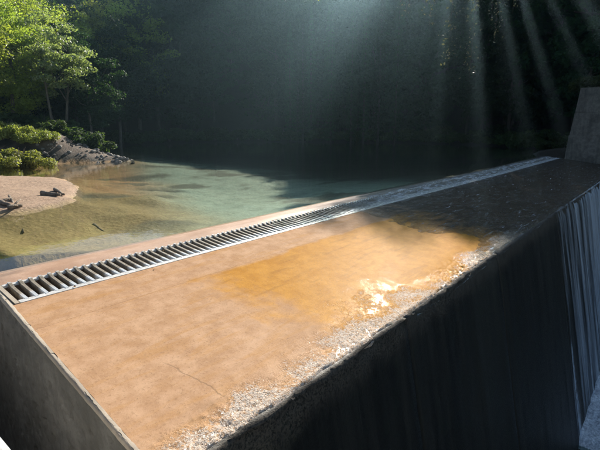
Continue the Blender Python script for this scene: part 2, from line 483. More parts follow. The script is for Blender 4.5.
# ------------------------------------------------------------------ terrain
TAN = math.tan(SUN_EL)
CA, SA = math.cos(SUN_AZ), math.sin(SUN_AZ)
EV = np.array([-60, -3, -1.6, 0.4, 1.2, 1.8, 3.1, 5.0, 8.0, 15.5, 19.5, 23, 27, 40, 80])
EU = np.array([14, 13, 10.1, 10.4, 10.7, 11.9, 13.2, 20.0, 25.5, 28.0, 28, 23, 15, 12, 12])
RV = np.array([-60, -2.5, -1.7, 3.4, 5, 8, 15.5, 80])
RU = np.array([-6, -6, 10, 13.5, 19, 23, 26, 26])
def sun_cap(x, y, ridge=False):
    """height at which something at x, y casts its shadow just up to the shade line seen on the crest and pond"""
    u = x * CA + y * SA; v = -x * SA + y * CA
    return 0.3 + (u - (np.interp(v, RV, RU) if ridge else np.interp(v, EV, EU))) * TAN

POND = np.array([(2.0, 5.0), (33, 5.0), (36.5, 8), (44, 9), (49, 16), (50, 26), (45, 37), (36, 45), (26, 45), (19, 39), (16, 31),
                 (14.2, 24.6), (12.0, 25.4), (9.6, 27.9), (6, 28.2), (1, 26), (-2, 22), (2.4, 18), (2.2, 12)])
BAR = np.array([(-2, 24), (3.0, 22.5), (6.4, 20.9), (7.7, 18.6), (7.0, 15.6), (5.5, 12.7), (4.2, 11.9), (2.6, 12.4), (-2, 12.5)])
TAIL = np.array([(2.2, -60), (2.2, 4.5), (35.6, 4.5), (36, -8), (33, -24), (40, -60)])
def sdist(P, x, y):
    """signed distance to polygon, positive outside"""
    d = np.full(x.shape, 1e9); ins = np.zeros(x.shape, bool)
    for (ax, ay), (bx, by) in zip(P, np.roll(P, -1, 0)):
        ex, ey = bx - ax, by - ay
        t = np.clip(((x - ax) * ex + (y - ay) * ey) / (ex * ex + ey * ey), 0, 1)
        d = np.minimum(d, np.hypot(x - ax - t * ex, y - ay - t * ey))
        c = ((ay > y) != (by > y)) & (x < ex * (y - ay) / (ey if ey else 1e-9) + ax)
        ins ^= c
    return np.where(ins, -d, d)

ZW = 0.53
def terrain(x, y):
    x = np.asarray(x, float); y = np.asarray(y, float)
    n1 = fbm(x * .12, y * .12, 0, 4, 3) - .5; n2 = fbm(x * .6, y * .6, 0, 4, 9) - .5; n3 = fbm(x * 2.5, y * 2.5, 0, 3, 21) - .5
    d = sdist(POND, x, y)
    depth = 1.5 * (1 - np.exp(np.minimum(d, 0) / 9.0)) + .06
    bed = ZW - depth + n2 * .25 * np.clip(depth, 0, 1) + n3 * .05
    rightness = sstep(14, 30, x)
    foot = 4.0 + (1 - rightness) * 9
    slope = .5 + .42 * rightness
    bank = ZW + .05 + np.minimum(d, 4) * .20 + np.maximum(d - foot, 0) * slope + n1 * np.clip(d, 0, 14) * .5 + n2 * .35
    cap = sun_cap(x, y) - 12.5 + n1 * 3
    bank = np.where(d > 3, np.minimum(bank, np.maximum(cap, ZW + .6 + d * .12)), bank)
    z = np.where(d < 0, bed, bank)
    # stone spit on the far left bank stands a little higher
    z = z + 1.25 * np.exp(-(((x - 11.0) / 2.3) ** 2 + ((y - 29.3) / 2.2) ** 2)) + .7 * np.exp(-(((x - 7.5) / 3.0) ** 2 + ((y - 31.5) / 2.2) ** 2))
    b = sdist(BAR, x, y)
    zb = ZW + .13 - .16 * np.maximum(b + 1.15 + n2 * 2.4 + n3 * 1.6, -1.2) * np.where(b < 0, .35, 1.0) + n3 * .07
    z = np.where(b < 12, np.maximum(z, zb), z)
    # downstream valley
    dt = sdist(TAIL, x, y)
    lo = np.where(dt < 0, -8.4 + n2 * .6, -8.4 + np.maximum(dt, 0) * .75 + n2 * .6 + n1 * 3)
    z = np.where(y < 5.0, np.minimum(np.where(y < 3.5, lo, z), np.where(dt < .5, -8.4, 40)), z)
    z = np.where((y < 5) & (x > 35.6), np.minimum(np.maximum(lo, (x - 37) * .8 - np.maximum(4 - y, 0) * .35), sun_cap(x, y) - 11), z)
    # pit beside the near end of the dam, and the near bank
    z = np.where((y < 8.35) & (y > 3) & (x > 1.5) & (x < 35.6), np.minimum(z, -1.6), z)
    near = (x < 2.3) & (y < 11)
    zn = -3.0 + n2 * .4 + sstep(.1, -3.5, x) * 4.0 + sstep(-1, -6, y) * -2
    z = np.where(near, zn, z)
    return z

def mono(pts):
    a = [np.arange(p, q, s) for p, q, s in pts]
    return np.concatenate(a)
gx = mono([(-40, -4, 2.0), (-4, 24, .28), (24, 52, .8), (52, 131, 2.0)])
gy = mono([(-60, -4, 2.5), (-4, 6, .5), (6, 34, .28), (34, 56, .8), (56, 131, 2.2)])
X, Y = np.meshgrid(gx, gy, indexing='ij')
Z = terrain(X, Y)
# colours of what lies there: silt and algae on the bed, sand on the bar, leaf mould under the forest
def lerp(a, b, t): return a + (b - a) * t[..., None]
d_p = sdist(POND, X, Y); d_b = sdist(BAR, X, Y)
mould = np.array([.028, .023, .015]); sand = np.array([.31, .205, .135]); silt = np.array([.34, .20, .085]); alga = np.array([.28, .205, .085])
teal = np.array([.26, .35, .285]); debris = np.array([.055, .06, .04]); gravel = np.array([.13, .095, .07])
n_a = fbm(X * .22, Y * .22, 0, 4, 31); n_b = fbm(X * .45, Y * .9, 0, 5, 37); n_c = fbm(X * 1.1, Y * 1.1, 0, 4, 41)
c = np.zeros(X.shape + (3,)) + mould
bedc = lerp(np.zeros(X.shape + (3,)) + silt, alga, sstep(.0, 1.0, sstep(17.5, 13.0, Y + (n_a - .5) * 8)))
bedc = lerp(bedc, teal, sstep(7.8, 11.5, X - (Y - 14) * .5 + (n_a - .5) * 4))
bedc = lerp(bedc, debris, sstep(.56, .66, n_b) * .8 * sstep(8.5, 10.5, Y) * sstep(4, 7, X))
bedc = lerp(bedc, np.array([.035, .035, .025]), sstep(16.5, 25, X + (n_a - .5) * 3))  # far bed darkened to paint in the pond's shaded part
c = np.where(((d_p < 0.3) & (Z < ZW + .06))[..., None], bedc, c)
c = lerp(c, gravel, sstep(3.0, 1.0, np.abs(d_p - 1)) * sstep(.2, .8, d_p) * sstep(.4, .5, n_c + .1) * sstep(16, 14.5, X))
c = lerp(c, sand, sstep(.6, -.2, d_b + (n_c - .5)) * sstep(.50, .56, Z))
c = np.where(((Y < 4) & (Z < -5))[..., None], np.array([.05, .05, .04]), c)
nx, ny = X.shape
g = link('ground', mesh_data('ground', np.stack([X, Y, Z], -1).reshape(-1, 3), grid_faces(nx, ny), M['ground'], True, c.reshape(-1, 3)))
g['kind'] = 'structure'

# ------------------------------------------------------------------ pond
px = mono([(1.9, 53, 1.0)]); py = mono([(7.2, 9, .1), (9, 50, 1.0)])
A, B = np.meshgrid(px, py, indexing='ij')
def zpond(y): return ZW - .085 * np.clip((8.5 - np.asarray(y, float)) / 1.3, 0, 1.15) ** 1.3      # the surface draws down towards the intake
w = part('pond_water', np.stack([A, B, zpond(B)], -1).reshape(-1, 3), grid_faces(*A.shape), M['pond']); w['kind'] = 'structure'

# ------------------------------------------------------------------ dam
def sag(x): return -.055 * sstep(9.5, 24, x)
def zs(x, y): return .12 * (y - 2.6) + sag(x)
def xend(y): return 1.58 + .055 * (np.asarray(y) - 2.6)
Y_EDGE, Y_STRIP, Y_G0, Y_G1, Y_SILL, X_FAR = 2.6, 5.33, 6.08, 6.74, 7.9, 35.6
dam = thing('concrete_dam', 'long low concrete dam with sloping wet crest dropping to a dark vertical face', 'dam', (0, 0, 0))

def slab(name, m, x0, x1, y0, y1, rx, ry, near_end=False, edge=False, amp=.003, zf=zs, drop=.3):
    gap = .0012
    nx_ = max(3, int((x1 - x0) / rx)); ny_ = max(3, int((y1 - y0) / ry))
    yy = np.linspace(y0 + (0 if edge else gap), y1 - gap, ny_)
    if edge: yy = y0 + (yy - y0) ** 1.35 / (yy[-1] - y0) ** .35
    s_ = np.linspace(0, 1, nx_)
    SX, YY = np.meshgrid(s_, yy, indexing='ij')
    XX = np.where(near_end, xend(YY), x0 + gap) * (1 - SX) + (x1 - gap) * SX
    ZZ = zf(XX, YY) + amp * 2 * (fbm(XX * 1.3, YY * 1.3, 0, 4, 51) - .5) + amp * .6 * (fbm(XX * 9, YY * 9, 0, 3, 53) - .5)
    if edge:   # worn, pitted lip: chipped arris and exposed aggregate
        q = YY - y0
        wear = .35 + .65 * sstep(.35, .65, fbm(XX * .9, YY * 0, 0, 4, 61))
        wd = sstep(.62, .0, q - .25 * (fbm(XX * 2.2, YY * 2.2, 0, 4, 63) - .5)) * wear
        ZZ -= wd * (.030 * fbm(XX * 13, YY * 13, 0, 3, 65) + .022 * (vnoise(XX * 34, YY * 34, 0, 67) > .62) * sstep(.7, .1, q))
        ZZ -= .05 * sstep(.07, 0, q) * (.4 + fbm(XX * 6, YY * 0, 0, 4, 69))
        YY = YY + sstep(.12, 0, q) * .055 * (fbm(XX * 5, XX * 0, 0, 4, 71) - .35)
    # soften arris at joints
    for e in (np.abs(XX - x0), np.abs(XX - x1)):
        ZZ -= .0015 * sstep(.01, 0, e)
    n = ZZ.size
    V = np.stack([XX, YY, ZZ], -1).reshape(-1, 3)
    F = [grid_faces(nx_, ny_)]
    idx = np.arange(n).reshape(nx_, ny_)
    ring = np.concatenate([idx[:, 0], idx[-1, 1:], idx[-2::-1, -1], idx[0, -2:0:-1]])
    up_ = V[ring].copy(); low = V[ring].copy(); low[:, 2] -= drop
    V = np.concatenate([V, up_, low]); L = len(ring)          # the skirt has its own rim, so the arris stays crisp
    a = np.arange(L); b = (a + 1) % L
    F.append(np.stack([n + b, n + a, n + L + a, n + L + b], 1))
    return part(name, V, np.concatenate(F), m, dam)

# crest slabs between construction joints
cuts = [1.6, 13.2, 19.0, 24.2, 29.6, X_FAR]
for i in range(len(cuts) - 1):
    r = (.030, .024) if i == 0 else (.12, .08)
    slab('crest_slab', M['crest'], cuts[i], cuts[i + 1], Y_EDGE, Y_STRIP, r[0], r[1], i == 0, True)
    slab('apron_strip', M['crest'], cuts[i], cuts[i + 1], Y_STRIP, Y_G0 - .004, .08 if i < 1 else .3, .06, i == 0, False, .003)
def zsill(x, y):
    return np.where(y < 6.95, .12 * (y - 2.6), .522 - .12 * (y - 6.95) - .4 * np.maximum(y - 7.6, 0)) + sag(x) * 1.15
for i in range(len(cuts) - 1):
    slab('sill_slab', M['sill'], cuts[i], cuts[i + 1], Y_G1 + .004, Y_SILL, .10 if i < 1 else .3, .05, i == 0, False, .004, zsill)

# core under the slabs with the collecting trough left open
prof = [(2.62, -.12), (5.3, .17), (6.06, .24), (6.06, -.35), (6.76, -.35), (6.76, .30), (7.85, .36), (8.4, -1.2), (8.4, -9), (1.0, -9), (1.1, -7.6)]
mb = MB(); nP = len(prof)
v = [(1.62 + .055 * (y - 2.6) + .03, y, z) for y, z in prof] + [(X_FAR + 2, y, z - .08) for y, z in prof]
f = [tuple(range(nP))[::-1], tuple(range(nP, 2 * nP))] + [(i, (i + 1) % nP, (i + 1) % nP + nP, i + nP) for i in range(nP)]
core = mb.add(v, f).build('dam_core', M['core'], dam, False)

# downstream face panels, battered 1:5, butted at vertical joints
def face_panel(x0, x1):
    nx_ = int((x1 - x0) / .12); zz = -np.linspace(0, 1, 90) ** 1.2 * 8.6 - .03
    XX, ZZ = np.meshgrid(np.linspace(x0 + .006, x1 - .006, nx_), zz, indexing='ij')
    YY = 2.585 + .2 * ZZ
    YY += .03 * (fbm(XX * .6, ZZ * .3, 0, 4, 81) - .5) + .022 * (fbm(XX * 5, ZZ * 3, 0, 3, 83) - .5) * 1.0
    YY += -.02 * sstep(.5, .8, fbm(XX * 3, ZZ * .15, 0, 3, 85))
    YY += .06 * (vnoise(XX * 9, ZZ * 9, 0, 87) > .6) * sstep(-.28, -.03, ZZ) * .5
    ZZ = ZZ + sag(XX) * sstep(-1, 0, ZZ)
    n = XX.size; V = np.stack([XX, YY, ZZ], -1).reshape(-1, 3); idx = np.arange(n).reshape(XX.shape)
    ring = np.concatenate([idx[:, 0], idx[-1, 1:], idx[-2::-1, -1], idx[0, -2:0:-1]])
    low = V[ring].copy(); low[:, 1] += .12
    V2 = np.concatenate([V, low]); L = len(ring); a = np.arange(L); b = (a + 1) % L
    return part('face_panel', V2, np.concatenate([grid_faces(*XX.shape), np.stack([ring[b], ring[a], n + a, n + b], 1)]), M['face'], dam)
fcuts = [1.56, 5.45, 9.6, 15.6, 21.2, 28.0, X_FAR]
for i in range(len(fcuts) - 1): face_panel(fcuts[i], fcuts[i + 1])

# near end face: rough, pitted cast concrete
s_ = np.linspace(0, 1, 150); yy = np.linspace(1.2, 9.4, 300)
YY, TT = np.meshgrid(yy, s_, indexing='ij')
top = np.where(YY < 2.62, -.02, np.minimum(.12 * (YY - 2.6) + .008, .60)) - np.maximum(2.62 - YY, 0) * 5
top = top + .012 * (fbm(YY * 7, YY * 0, 0, 3, 91) - .5)
ZZ = top + (-4.2 - top) * TT ** 1.15
XX = xend(YY) - .034 + .02 * (fbm(YY * 3, ZZ * 3, 0, 4, 93) - .5)
pn = vnoise(YY * 11, ZZ * 11, 0, 95); XX = XX + .035 * sstep(.76, .88, pn)
for (hy, hz, hr) in ((5.9, .28, .035), (5.15, -.35, .02), (4.6, -.5, .025), (3.9, -.25, .018), (5.5, -.9, .03), (6.3, -.6, .02)):
    XX = XX + .07 * sstep(hr * 1.4, hr * .7, np.hypot(YY - hy, (ZZ - hz) * .8))
XX = XX + .008 * sstep(.5, .62, fbm(YY * 26, ZZ * 26, 0, 2, 97))
part('end_face', np.stack([XX, YY, ZZ], -1).reshape(-1, 3), grid_faces(*XX.shape), M['end'], dam)
# thin pale raised lip that the casting left along the end
yy = np.linspace(2.63, 6.95, 520); q = fbm(yy * 9, yy * 0, 0, 4, 99); q2 = fbm(yy * 13, yy * 0, 0, 4, 101)
V = []
for y_, a_, b_ in zip(yy, q, q2):
    x_ = float(xend(y_)) - .054 + .008 * (b_ - .5); z_ = .12 * (y_ - 2.6); h_ = .003 + .014 * a_ * b_
    V += [(x_, y_, z_ - .04), (x_ + .006, y_, z_ + h_ * .7), (x_ + .024, y_, z_ + h_), (x_ + .060 + .012 * b_, y_, z_ - .004)]
part('end_lip', V, grid_faces(len(yy), 4, flip=True), M['rim'], dam)

# low training wall that keeps the pond off the near end
v, f = box(1.80, 2.02, 7.92, 13.0, -3, .78)
part('training_wall', v, f, M['end'], dam, False)

# ------------------------------------------------------------------ intake grating
gr = thing('intake_grating', 'long galvanised steel bar grating set along the crest beside the pond', 'grating', (0, 0, 0))
def strip(mb_, x0, x1, y0, y1, h0, h1, n):
    xs = np.linspace(x0, x1, n)
    V = []
    for x in xs:
        for (y, h) in ((y0, h0), (y0, h1), (y1, h1), (y1, h0)):
            V.append((x, y, float(zs(x, y)) + h))
    F = []
    for i in range(n - 1):
        for k in range(4): F.append((i * 4 + k, i * 4 + 4 + k, i * 4 + 4 + (k + 1) % 4, i * 4 + (k + 1) % 4))
    F += [(3, 2, 1, 0), tuple(4 * (n - 1) + k for k in range(4))]
    mb_.add(V, [q[::-1] for q in F])
seg = [1.86, 5.4, 9.6, 14.2, 19.0, 24.2, 29.6, X_FAR - .1]
for i in range(len(seg) - 1):
    mb = MB(); strip(mb, seg[i] + .004, seg[i + 1] - .004, Y_G0 + .002, Y_G0 + .085, -.03, .006, 24); mb.build('frame_rail', M['rail'], gr, False)
    mb = MB(); strip(mb, seg[i] + .004, seg[i + 1] - .004, Y_G1 - .055, Y_G1 - .002, -.025, .004, 24); mb.build('frame_rail', M['rail'], gr, False)
mb = MB(); strip(mb, 1.80, 1.852, Y_G0 + .002, Y_G1 - .002, -.12, .010, 2); mb.build('end_rail', M['rim'], gr, False)
# one bar: wedge section with rounded top, tip turned up over the upper rail
L_ = Y_G1 - Y_G0 - .03
def bar_mesh():
    secs = [(.035, .000), (.055, .012), (.30, .006), (L_ - .10, .006), (L_ - .05, .022), (L_ + .005, .026)]
    prof_ = [(-.018, -.095), (-.028, -.012), (-.020, 0), (.020, 0), (.028, -.012), (.018, -.095)]
    V = [(px_, y, pz + lift + .12 * y) for (y, lift) in secs for (px_, pz) in prof_]
    n = 6; F = []
    for i in range(len(secs) - 1):
        for k in range(n): F.append((i * n + k, i * n + (k + 1) % n, (i + 1) * n + (k + 1) % n, (i + 1) * n + k))
    F += [tuple(range(n))[::-1], tuple((len(secs) - 1) * n + k for k in range(n))]
    return mesh_data('bar', V, F, M['bar'], False)
bm_ = bar_mesh()
xb = 1.96; nb = 0
while xb < X_FAR - .3:
    o = link('bar', bm_, gr, (xb + random.uniform(-.006, .006), Y_G0 + .012, .12 * (Y_G0 + .012 - 2.6) + float(sag(xb)) + random.uniform(-.003, .003)), (0, 0, random.uniform(-.01, .01)))
    xb += .126; nb += 1
# water standing in the trough below the bars
v, f = box(1.9, X_FAR - .2, Y_G0 + .005, Y_G1 - .005, -.2, .10)
o = part('trough_water', [(1.9, Y_G0, .12), (X_FAR, Y_G0, .12), (X_FAR, Y_G1, .12), (1.9, Y_G1, .12)], np.array([[0, 1, 2, 3]]), M['pool']); o['kind'] = 'structure'

# ------------------------------------------------------------------ water running over the crest
fx = mono([(5.8, 18, .06), (18, 35.6, .10)]); fy = np.concatenate([np.arange(2.56, 7.9, .06)])
A, B = np.meshgrid(fx, fy, indexing='ij')
n1 = fbm(A * .35, B * .9, 0, 4, 111) - .5; n2 = fbm(A * 2.2, B * 4, 0, 3, 113) - .5; n3 = fbm(A * 7, B * 9, 0, 2, 115) - .5
x0 = np.where(B > Y_G1 + .03, 11.5 + (B - 6.8) * 1.2, np.where(B > Y_G0, 6.6, 9.6 + sstep(5.6, 4.2, B) * .2 - sstep(3.3, 2.7, B) * .9))
cover = sstep(-1.6, 1.2, (A - x0) + n1 * 5.0)
th = -.02 + .040 * cover + (n2 * .040 + n3 * .020) * cover
ground_ = np.where(B > Y_G1, zsill(A, B), zs(A, B))
ZZ = ground_ + th
ZZ = np.where(B > 7.3, np.minimum(ZZ, zpond(B) - .002), ZZ)
ZZ = ZZ - .10 * sstep(2.68, 2.56, B) - np.where(B > 7.55, .15, 0) * 0
film = part('running_water', np.stack([A, B, ZZ], -1).reshape(-1, 3), grid_faces(*A.shape), M['film']); film['kind'] = 'structure'

# falling sheet on the right part of the face, spilling from the lip to the plunge pool
xs = np.arange(15.2, 35.5, .07); zz = np.linspace(.02, -7.45, 70)
A, B = np.meshgrid(xs, zz, indexing='ij')
st = fbm(A * 2.6, B * .12, 0, 4, 121); st2 = fbm(A * 9, B * .5, 0, 3, 123)
off = .015 + .030 * st + .018 * st2 + .03 * sstep(0, -4, B)
YY = 2.6 + .2 * np.minimum(B, 0) - off * sstep(.05, -.4, B)
o = part('waterfall', np.stack([A, YY, B + sag(A) * sstep(-.6, 0, B)], -1).reshape(-1, 3), grid_faces(*A.shape), M['fall']); o['kind'] = 'stuff'
# foam where it lands
def ico(sub=2):
    import bmesh
    b = bmesh.new(); bmesh.ops.create_icosphere(b, subdivisions=sub, radius=1.0)
    v = np.array([q.co[:] for q in b.verts]); f = np.array([[l.index for l in q.verts] for q in b.faces]); b.free(); return v, f
fxs = np.arange(15.3, 35.4, .045); fys = np.linspace(1.35, -.9, 46)
A, B = np.meshgrid(fxs, fys, indexing='ij')
fall_ = sstep(-.9, .6, B + .9 * (fbm(A * .8, A * 0, 0, 3, 131) - .5)) * sstep(15.3, 15.7, A)
ZZ = -7.50 + fall_ * (.12 + .20 * fbm(A * 2.4, B * 2.4, 0, 4, 133) + .06 * fbm(A * 11, B * 11, 0, 3, 135))
o = part('foam', np.stack([A, B, ZZ], -1).reshape(-1, 3), grid_faces(*A.shape), M['foam']); o['kind'] = 'stuff'
o = part('plunge_pool_water', [(2, -45, -7.45), (36, -45, -7.45), (36, 2, -7.45), (2, 2, -7.45)], np.array([[0, 1, 2, 3]]), M['pool']); o['kind'] = 'structure'

# ------------------------------------------------------------------ far abutment and near ledge
ab = thing('abutment_wall', 'tall stained concrete abutment block rising at the far end of the dam', 'wall', (0, 0, 0))
def battered(mb_, x0, x1, y0, y1, z0, z1, bx, by, n=14):
    V = []; zz = np.linspace(z0, z1, n)
    for z in zz:
        a = (z - z0)
        V += [(x0 + bx * a, y0, z), (x1, y0, z), (x1, y1 - by * a, z), (x0 + bx * a, y1 - by * a, z)]
    F = [(0, 1, 2, 3)[::-1], tuple(4 * (n - 1) + k for k in range(4))]
    for i in range(n - 1):
        for k in range(4): F.append((i * 4 + k, i * 4 + (k + 1) % 4, i * 4 + 4 + (k + 1) % 4, i * 4 + 4 + k))
    mb_.add(V, F)
mb = MB(); battered(mb, X_FAR, 41, -9, 5.86, -.6, 1.92, .02, .05); mb.build('lower_lift', M['wing'], ab, False)
mb = MB(); battered(mb, X_FAR + .12, 41, -9, 5.70, 1.925, 3.4, .02, .09); mb.build('middle_lift', M['wing'], ab, False)
mb = MB(); battered(mb, X_FAR + .17, 41, -9, 5.55, 3.412, 5.0, .02, .09); mb.build('upper_lift', M['wing'], ab, False)
mb = MB(); battered(mb, X_FAR - .03, 41, -9, 2.6, -8.5, -.605, .02, .02); mb.build('footing', M['wing'], ab, False)
ld = thing('concrete_ledge', 'corner of a pale sunlit concrete ledge at the near end', 'ledge', (0, 0, 0))
v, f = box(-5, .50, -4, 9, -4, 1.25)
part('ledge_block', v, f, M['ledge'], ld, False)
v, f = box(-5, .47, -4, 9, 1.254, 1.27)
part('ledge_cap', v, f, M['ledge'], ld, False)

# ------------------------------------------------------------------ trees
def crown_mesh(name, mat, seed, rad=(2.6, 2.6, 3.2), clumps=46, leaves=130, size=.24, hollow=.45, flat=.6, top=1.0):
    """leaf-sized faces in clumps spread through an uneven crown centred on the origin"""
    r = np.random.default_rng(seed)
    d = r.normal(size=(clumps, 3)); d /= np.linalg.norm(d, axis=1)[:, None]
    lob = .72 + .55 * fbm(d[:, 0] * 1.6 + seed, d[:, 1] * 1.6, d[:, 2] * 1.6, 2, seed)
    rr = (hollow + (1 - hollow) * r.random(clumps) ** .6) * lob
    C = d * rr[:, None] * np.array(rad)
    cr = r.uniform(.16, .30, clumps) * rad[0]
    n = clumps * leaves
    ci = np.repeat(np.arange(clumps), leaves)
    e = r.normal(size=(n, 3)); e /= np.linalg.norm(e, axis=1)[:, None]
    q = r.random(n) ** .45
    P = C[ci] + e * (q * cr[ci])[:, None] * np.array([1.25, 1.25, flat])
    P[:, 2] -= .12 * cr[ci] * (np.hypot(e[:, 0], e[:, 1]) * q) ** 2
    nrm = r.normal(size=(n, 3)) * .75 + np.array([0, 0, .8]) + e * .5
    return leaf_faces(name, mat, P, nrm, size * r.uniform(.6, 1.25, n), r), C

def leaf_faces(name, mat, P, nrm, s, r, aspect=.55):
    nrm = nrm / np.linalg.norm(nrm, axis=1)[:, None]
    a = np.cross(nrm, r.normal(size=nrm.shape)); a /= np.linalg.norm(a, axis=1)[:, None]
    b = np.cross(nrm, a); s = s[:, None] * .5
    V = np.stack([P - a * s, P + b * s * aspect - nrm * s * .1, P + a * s, P - b * s * aspect - nrm * s * .1], 1).reshape(-1, 3)
    F = np.arange(len(V)).reshape(-1, 4)
    return mesh_data(name, V, F, mat, False)

def trunk_mesh(name, mat, seed, h, C, cz, r0=.16, limbs=9, lean=.3, stems=1):
    r = random.Random(seed); mb = MB()
    for sidx in range(stems):
        ox = (sidx - (stems - 1) / 2) * .5; lx = r.uniform(-lean, lean) + ox * 1.5; ly = r.uniform(-lean, lean)
        pts = []; rads = []
        for i in range(7):
            t = i / 6; pts.append((ox + lx * t + .08 * math.sin(5 * t + seed), ly * t * t + .06 * math.cos(4 * t), -.6 + t * (h + .6))); rads.append(r0 * (1.15 - .9 * t))
        mb.tube(pts, rads, 7)
        sel = list(range(len(C))); r.shuffle(sel)
        for k in sel[:limbs]:
            t = r.uniform(.5, .95); i = min(5, int(t * 6)); base = Vector(pts[i]).lerp(Vector(pts[i + 1]), t * 6 - i)
            e = Vector(C[k]) + Vector((0, 0, cz)); m = base.lerp(e, .5) + Vector((0, 0, -.15))
            mb.tube([base, m, e], [r0 * .42, r0 * .26, r0 * .08], 5, False)
    return mb.data(name, mat)

def make_kind(seed, leafmat, barkmat, rad, clumps, leaves, size, ch, r0=.16, limbs=9, stems=1, hollow=.45, flat=.6):
    cm, C = crown_mesh('crown', leafmat, seed, rad, clumps, leaves, size, hollow, flat)
    tm = trunk_mesh('trunk', barkmat, seed, ch + rad[2] * .35, C, ch, r0, limbs, stems=stems)
    return cm, tm, ch, ch + rad[2]

def plant_tree(kind, loc, rz, sc, label, group=None, name='broadleaf_tree', cat='tree'):
    cm, tm, ch, H = kind
    t = thing(name, label, cat, loc, group, (0, 0, rz), sc)
    link('trunk', tm, t); link('crown', cm, t, (0, 0, ch))
    return t

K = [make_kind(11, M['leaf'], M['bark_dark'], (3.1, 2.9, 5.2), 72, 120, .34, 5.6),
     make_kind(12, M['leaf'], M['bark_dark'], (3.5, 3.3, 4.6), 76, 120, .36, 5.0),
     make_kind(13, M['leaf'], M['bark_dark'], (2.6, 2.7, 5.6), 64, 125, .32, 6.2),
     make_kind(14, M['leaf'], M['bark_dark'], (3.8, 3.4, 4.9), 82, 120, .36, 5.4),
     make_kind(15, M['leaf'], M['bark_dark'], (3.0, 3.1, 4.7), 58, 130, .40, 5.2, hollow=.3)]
KL = ['dark tree with a tall rounded crown in the shaded forest across the pond',
      'dark tree with a broad domed crown in the shaded forest across the pond',
      'dark tree with a narrow upright crown in the shaded forest across the pond',
      'dark tree with a wide spreading crown in the shaded forest across the pond',
      'dark tree with a loose open crown in the shaded forest across the pond']

# far forest: rows over the bank and hillside, tall enough that the sun grazes their tops
spots = []
r_ = random.Random(5)
for az_d in np.arange(-16, 92, 4.3):
    for k in range(13):
        a = R(az_d + r_.uniform(-2.0, 2.0)); d = 38 + k * 4.2 + r_.uniform(-2, 2)
        x, y = d * math.cos(a), d * math.sin(a)
        spots.append((x, y, d))
SX = np.array([s[0] for s in spots]); SY = np.array([s[1] for s in spots])
dp = sdist(POND, SX, SY); TZ = terrain(SX, SY); CAP = sun_cap(SX, SY); SV = -SX * SA + SY * CA
placed = []
for i, (x, y, d) in enumerate(spots):
    if dp[i] < 1.0 or (x < 43.5 and y < 9): continue
    if y < 9 and x < 46 and y > -9: continue
    if x < 15 and y < 40: continue
    placed.append((dp[i], i))
placed.sort()
placed = placed[:250]
r_ = random.Random(8)
for _, i in placed:
    k = r_.randrange(5); H = K[k][3]
    h = r_.uniform(10.5, 14.0)
    lim = CAP[i] - TZ[i]
    az_ = math.degrees(math.atan2(y_ := SY[i], SX[i])); dd = math.hypot(SX[i], SY[i])
    if az_ > 54: lim = min(lim, H_CAM + dd * math.tan(R(r_.uniform(13.2, 14.8))) - TZ[i])
    if -10 < SV[i] < 1.5: lim -= 9.0
    h = min(h, max(lim * r_.uniform(.94, 1.0), 4.0))
    if lim > 10.5 and r_.random() < .5: h = min(lim, 15.5)
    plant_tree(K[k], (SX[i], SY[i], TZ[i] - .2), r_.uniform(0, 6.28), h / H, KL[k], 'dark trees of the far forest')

# added row of slender cedars; lanes between their tops split sunlight into shafts
def cedar_kind(seed, h=17.0, rb=1.5):
    r = np.random.default_rng(seed); n = 5200
    t_ = r.random(n) ** .8; zc = h * (.06 + .94 * t_); lay = np.round(zc / .55) * .55
    a = r.random(n) * 6.283; q = np.sqrt(r.random(n)) * rb * (1.03 - t_ ** 3) * (.75 + .5 * vnoise(lay * 3.1, a * 1.2, 0, seed))
    P = np.stack([q * np.cos(a), q * np.sin(a), lay - q * .35 + r.normal(0, .08, n)], 1)
    me = leaf_faces('crown', M['leaf'], P, r.normal(size=(n, 3)) * .6 + np.array([0, 0, .8]), .34 * r.uniform(.6, 1.2, n), r, .6)
    mb = MB(); mb.tube([(0, 0, -.8), (.03, 0, h * .3), (-.03, .04, h * .65), (0, 0, h * .98)], [.26, .2, .12, .03], 7)
    return me, mb.data('trunk', M['bark_dark']), h
CK = [cedar_kind(41, 17, 1.1), cedar_kind(42, 18, .95), cedar_kind(43, 16, 1.2)]
# added ridge trees shade the far crest; loose crowns leave gaps for sun glints
KL_ = make_kind(51, M['leaf'], M['bark_dark'], (3.2, 3.0, 6.0), 46, 70, .42, 7.0, hollow=.25)
KU_ = make_kind(52, M['leaf'], M['bark_dark'], (2.6, 2.6, 1.7), 44, 110, .36, 8.0, hollow=.2)  # flat crowns added to close the shade near its edge
r_ = random.Random(23)
def ridge(kind, u, v, cap_off, wide, label, group):
    x = u * CA - v * SA; y = u * SA + v * CA; z = float(terrain(np.array([x]), np.array([y]))[0])
    h = max(float(sun_cap(np.array([x]), np.array([y]))[0]) - z - cap_off, 6); sc_ = h / kind[3]
    plant_tree(kind, (x, y, z - .2), r_.uniform(0, 6.28), (wide, wide, sc_), label, group)
for row, u0 in enumerate((70, 78)):
    v = -22 + row * 1.3
    while v < 3.2:
        ridge(KL_, u0 + r_.uniform(-1.5, 1.5), v, r_.uniform(0, 1.5), 1.0, 'dark loose-crowned tree added on the ridge to shade the crest', 'added loose trees along the ridge'); v += r_.uniform(3.2, 4.6)
v = -2.2
while v < 3.4:
    ridge(KU_, 74 + r_.uniform(-1, 1), v, r_.uniform(-1.3, -.7), 1.15, 'dark flat-topped tree added on the ridge to shade the crest', 'added flat-topped trees along the ridge'); v += 1.9
r_ = random.Random(19)
LANES = [(-3.2, .45), (-4.5, .22), (-5.7, .40), (-7.2, .5), (-8.5, .2), (-9.9, .5), (-12.2, .7), (-15.0, .6), (-17.8, .7)]       # clear lanes between the cedars
LANES += [(4.6, .5), (6.5, .6), (8.2, .55), (9.8, .5), (12.0, .8), (14.8, .8), (17.6, .6)]
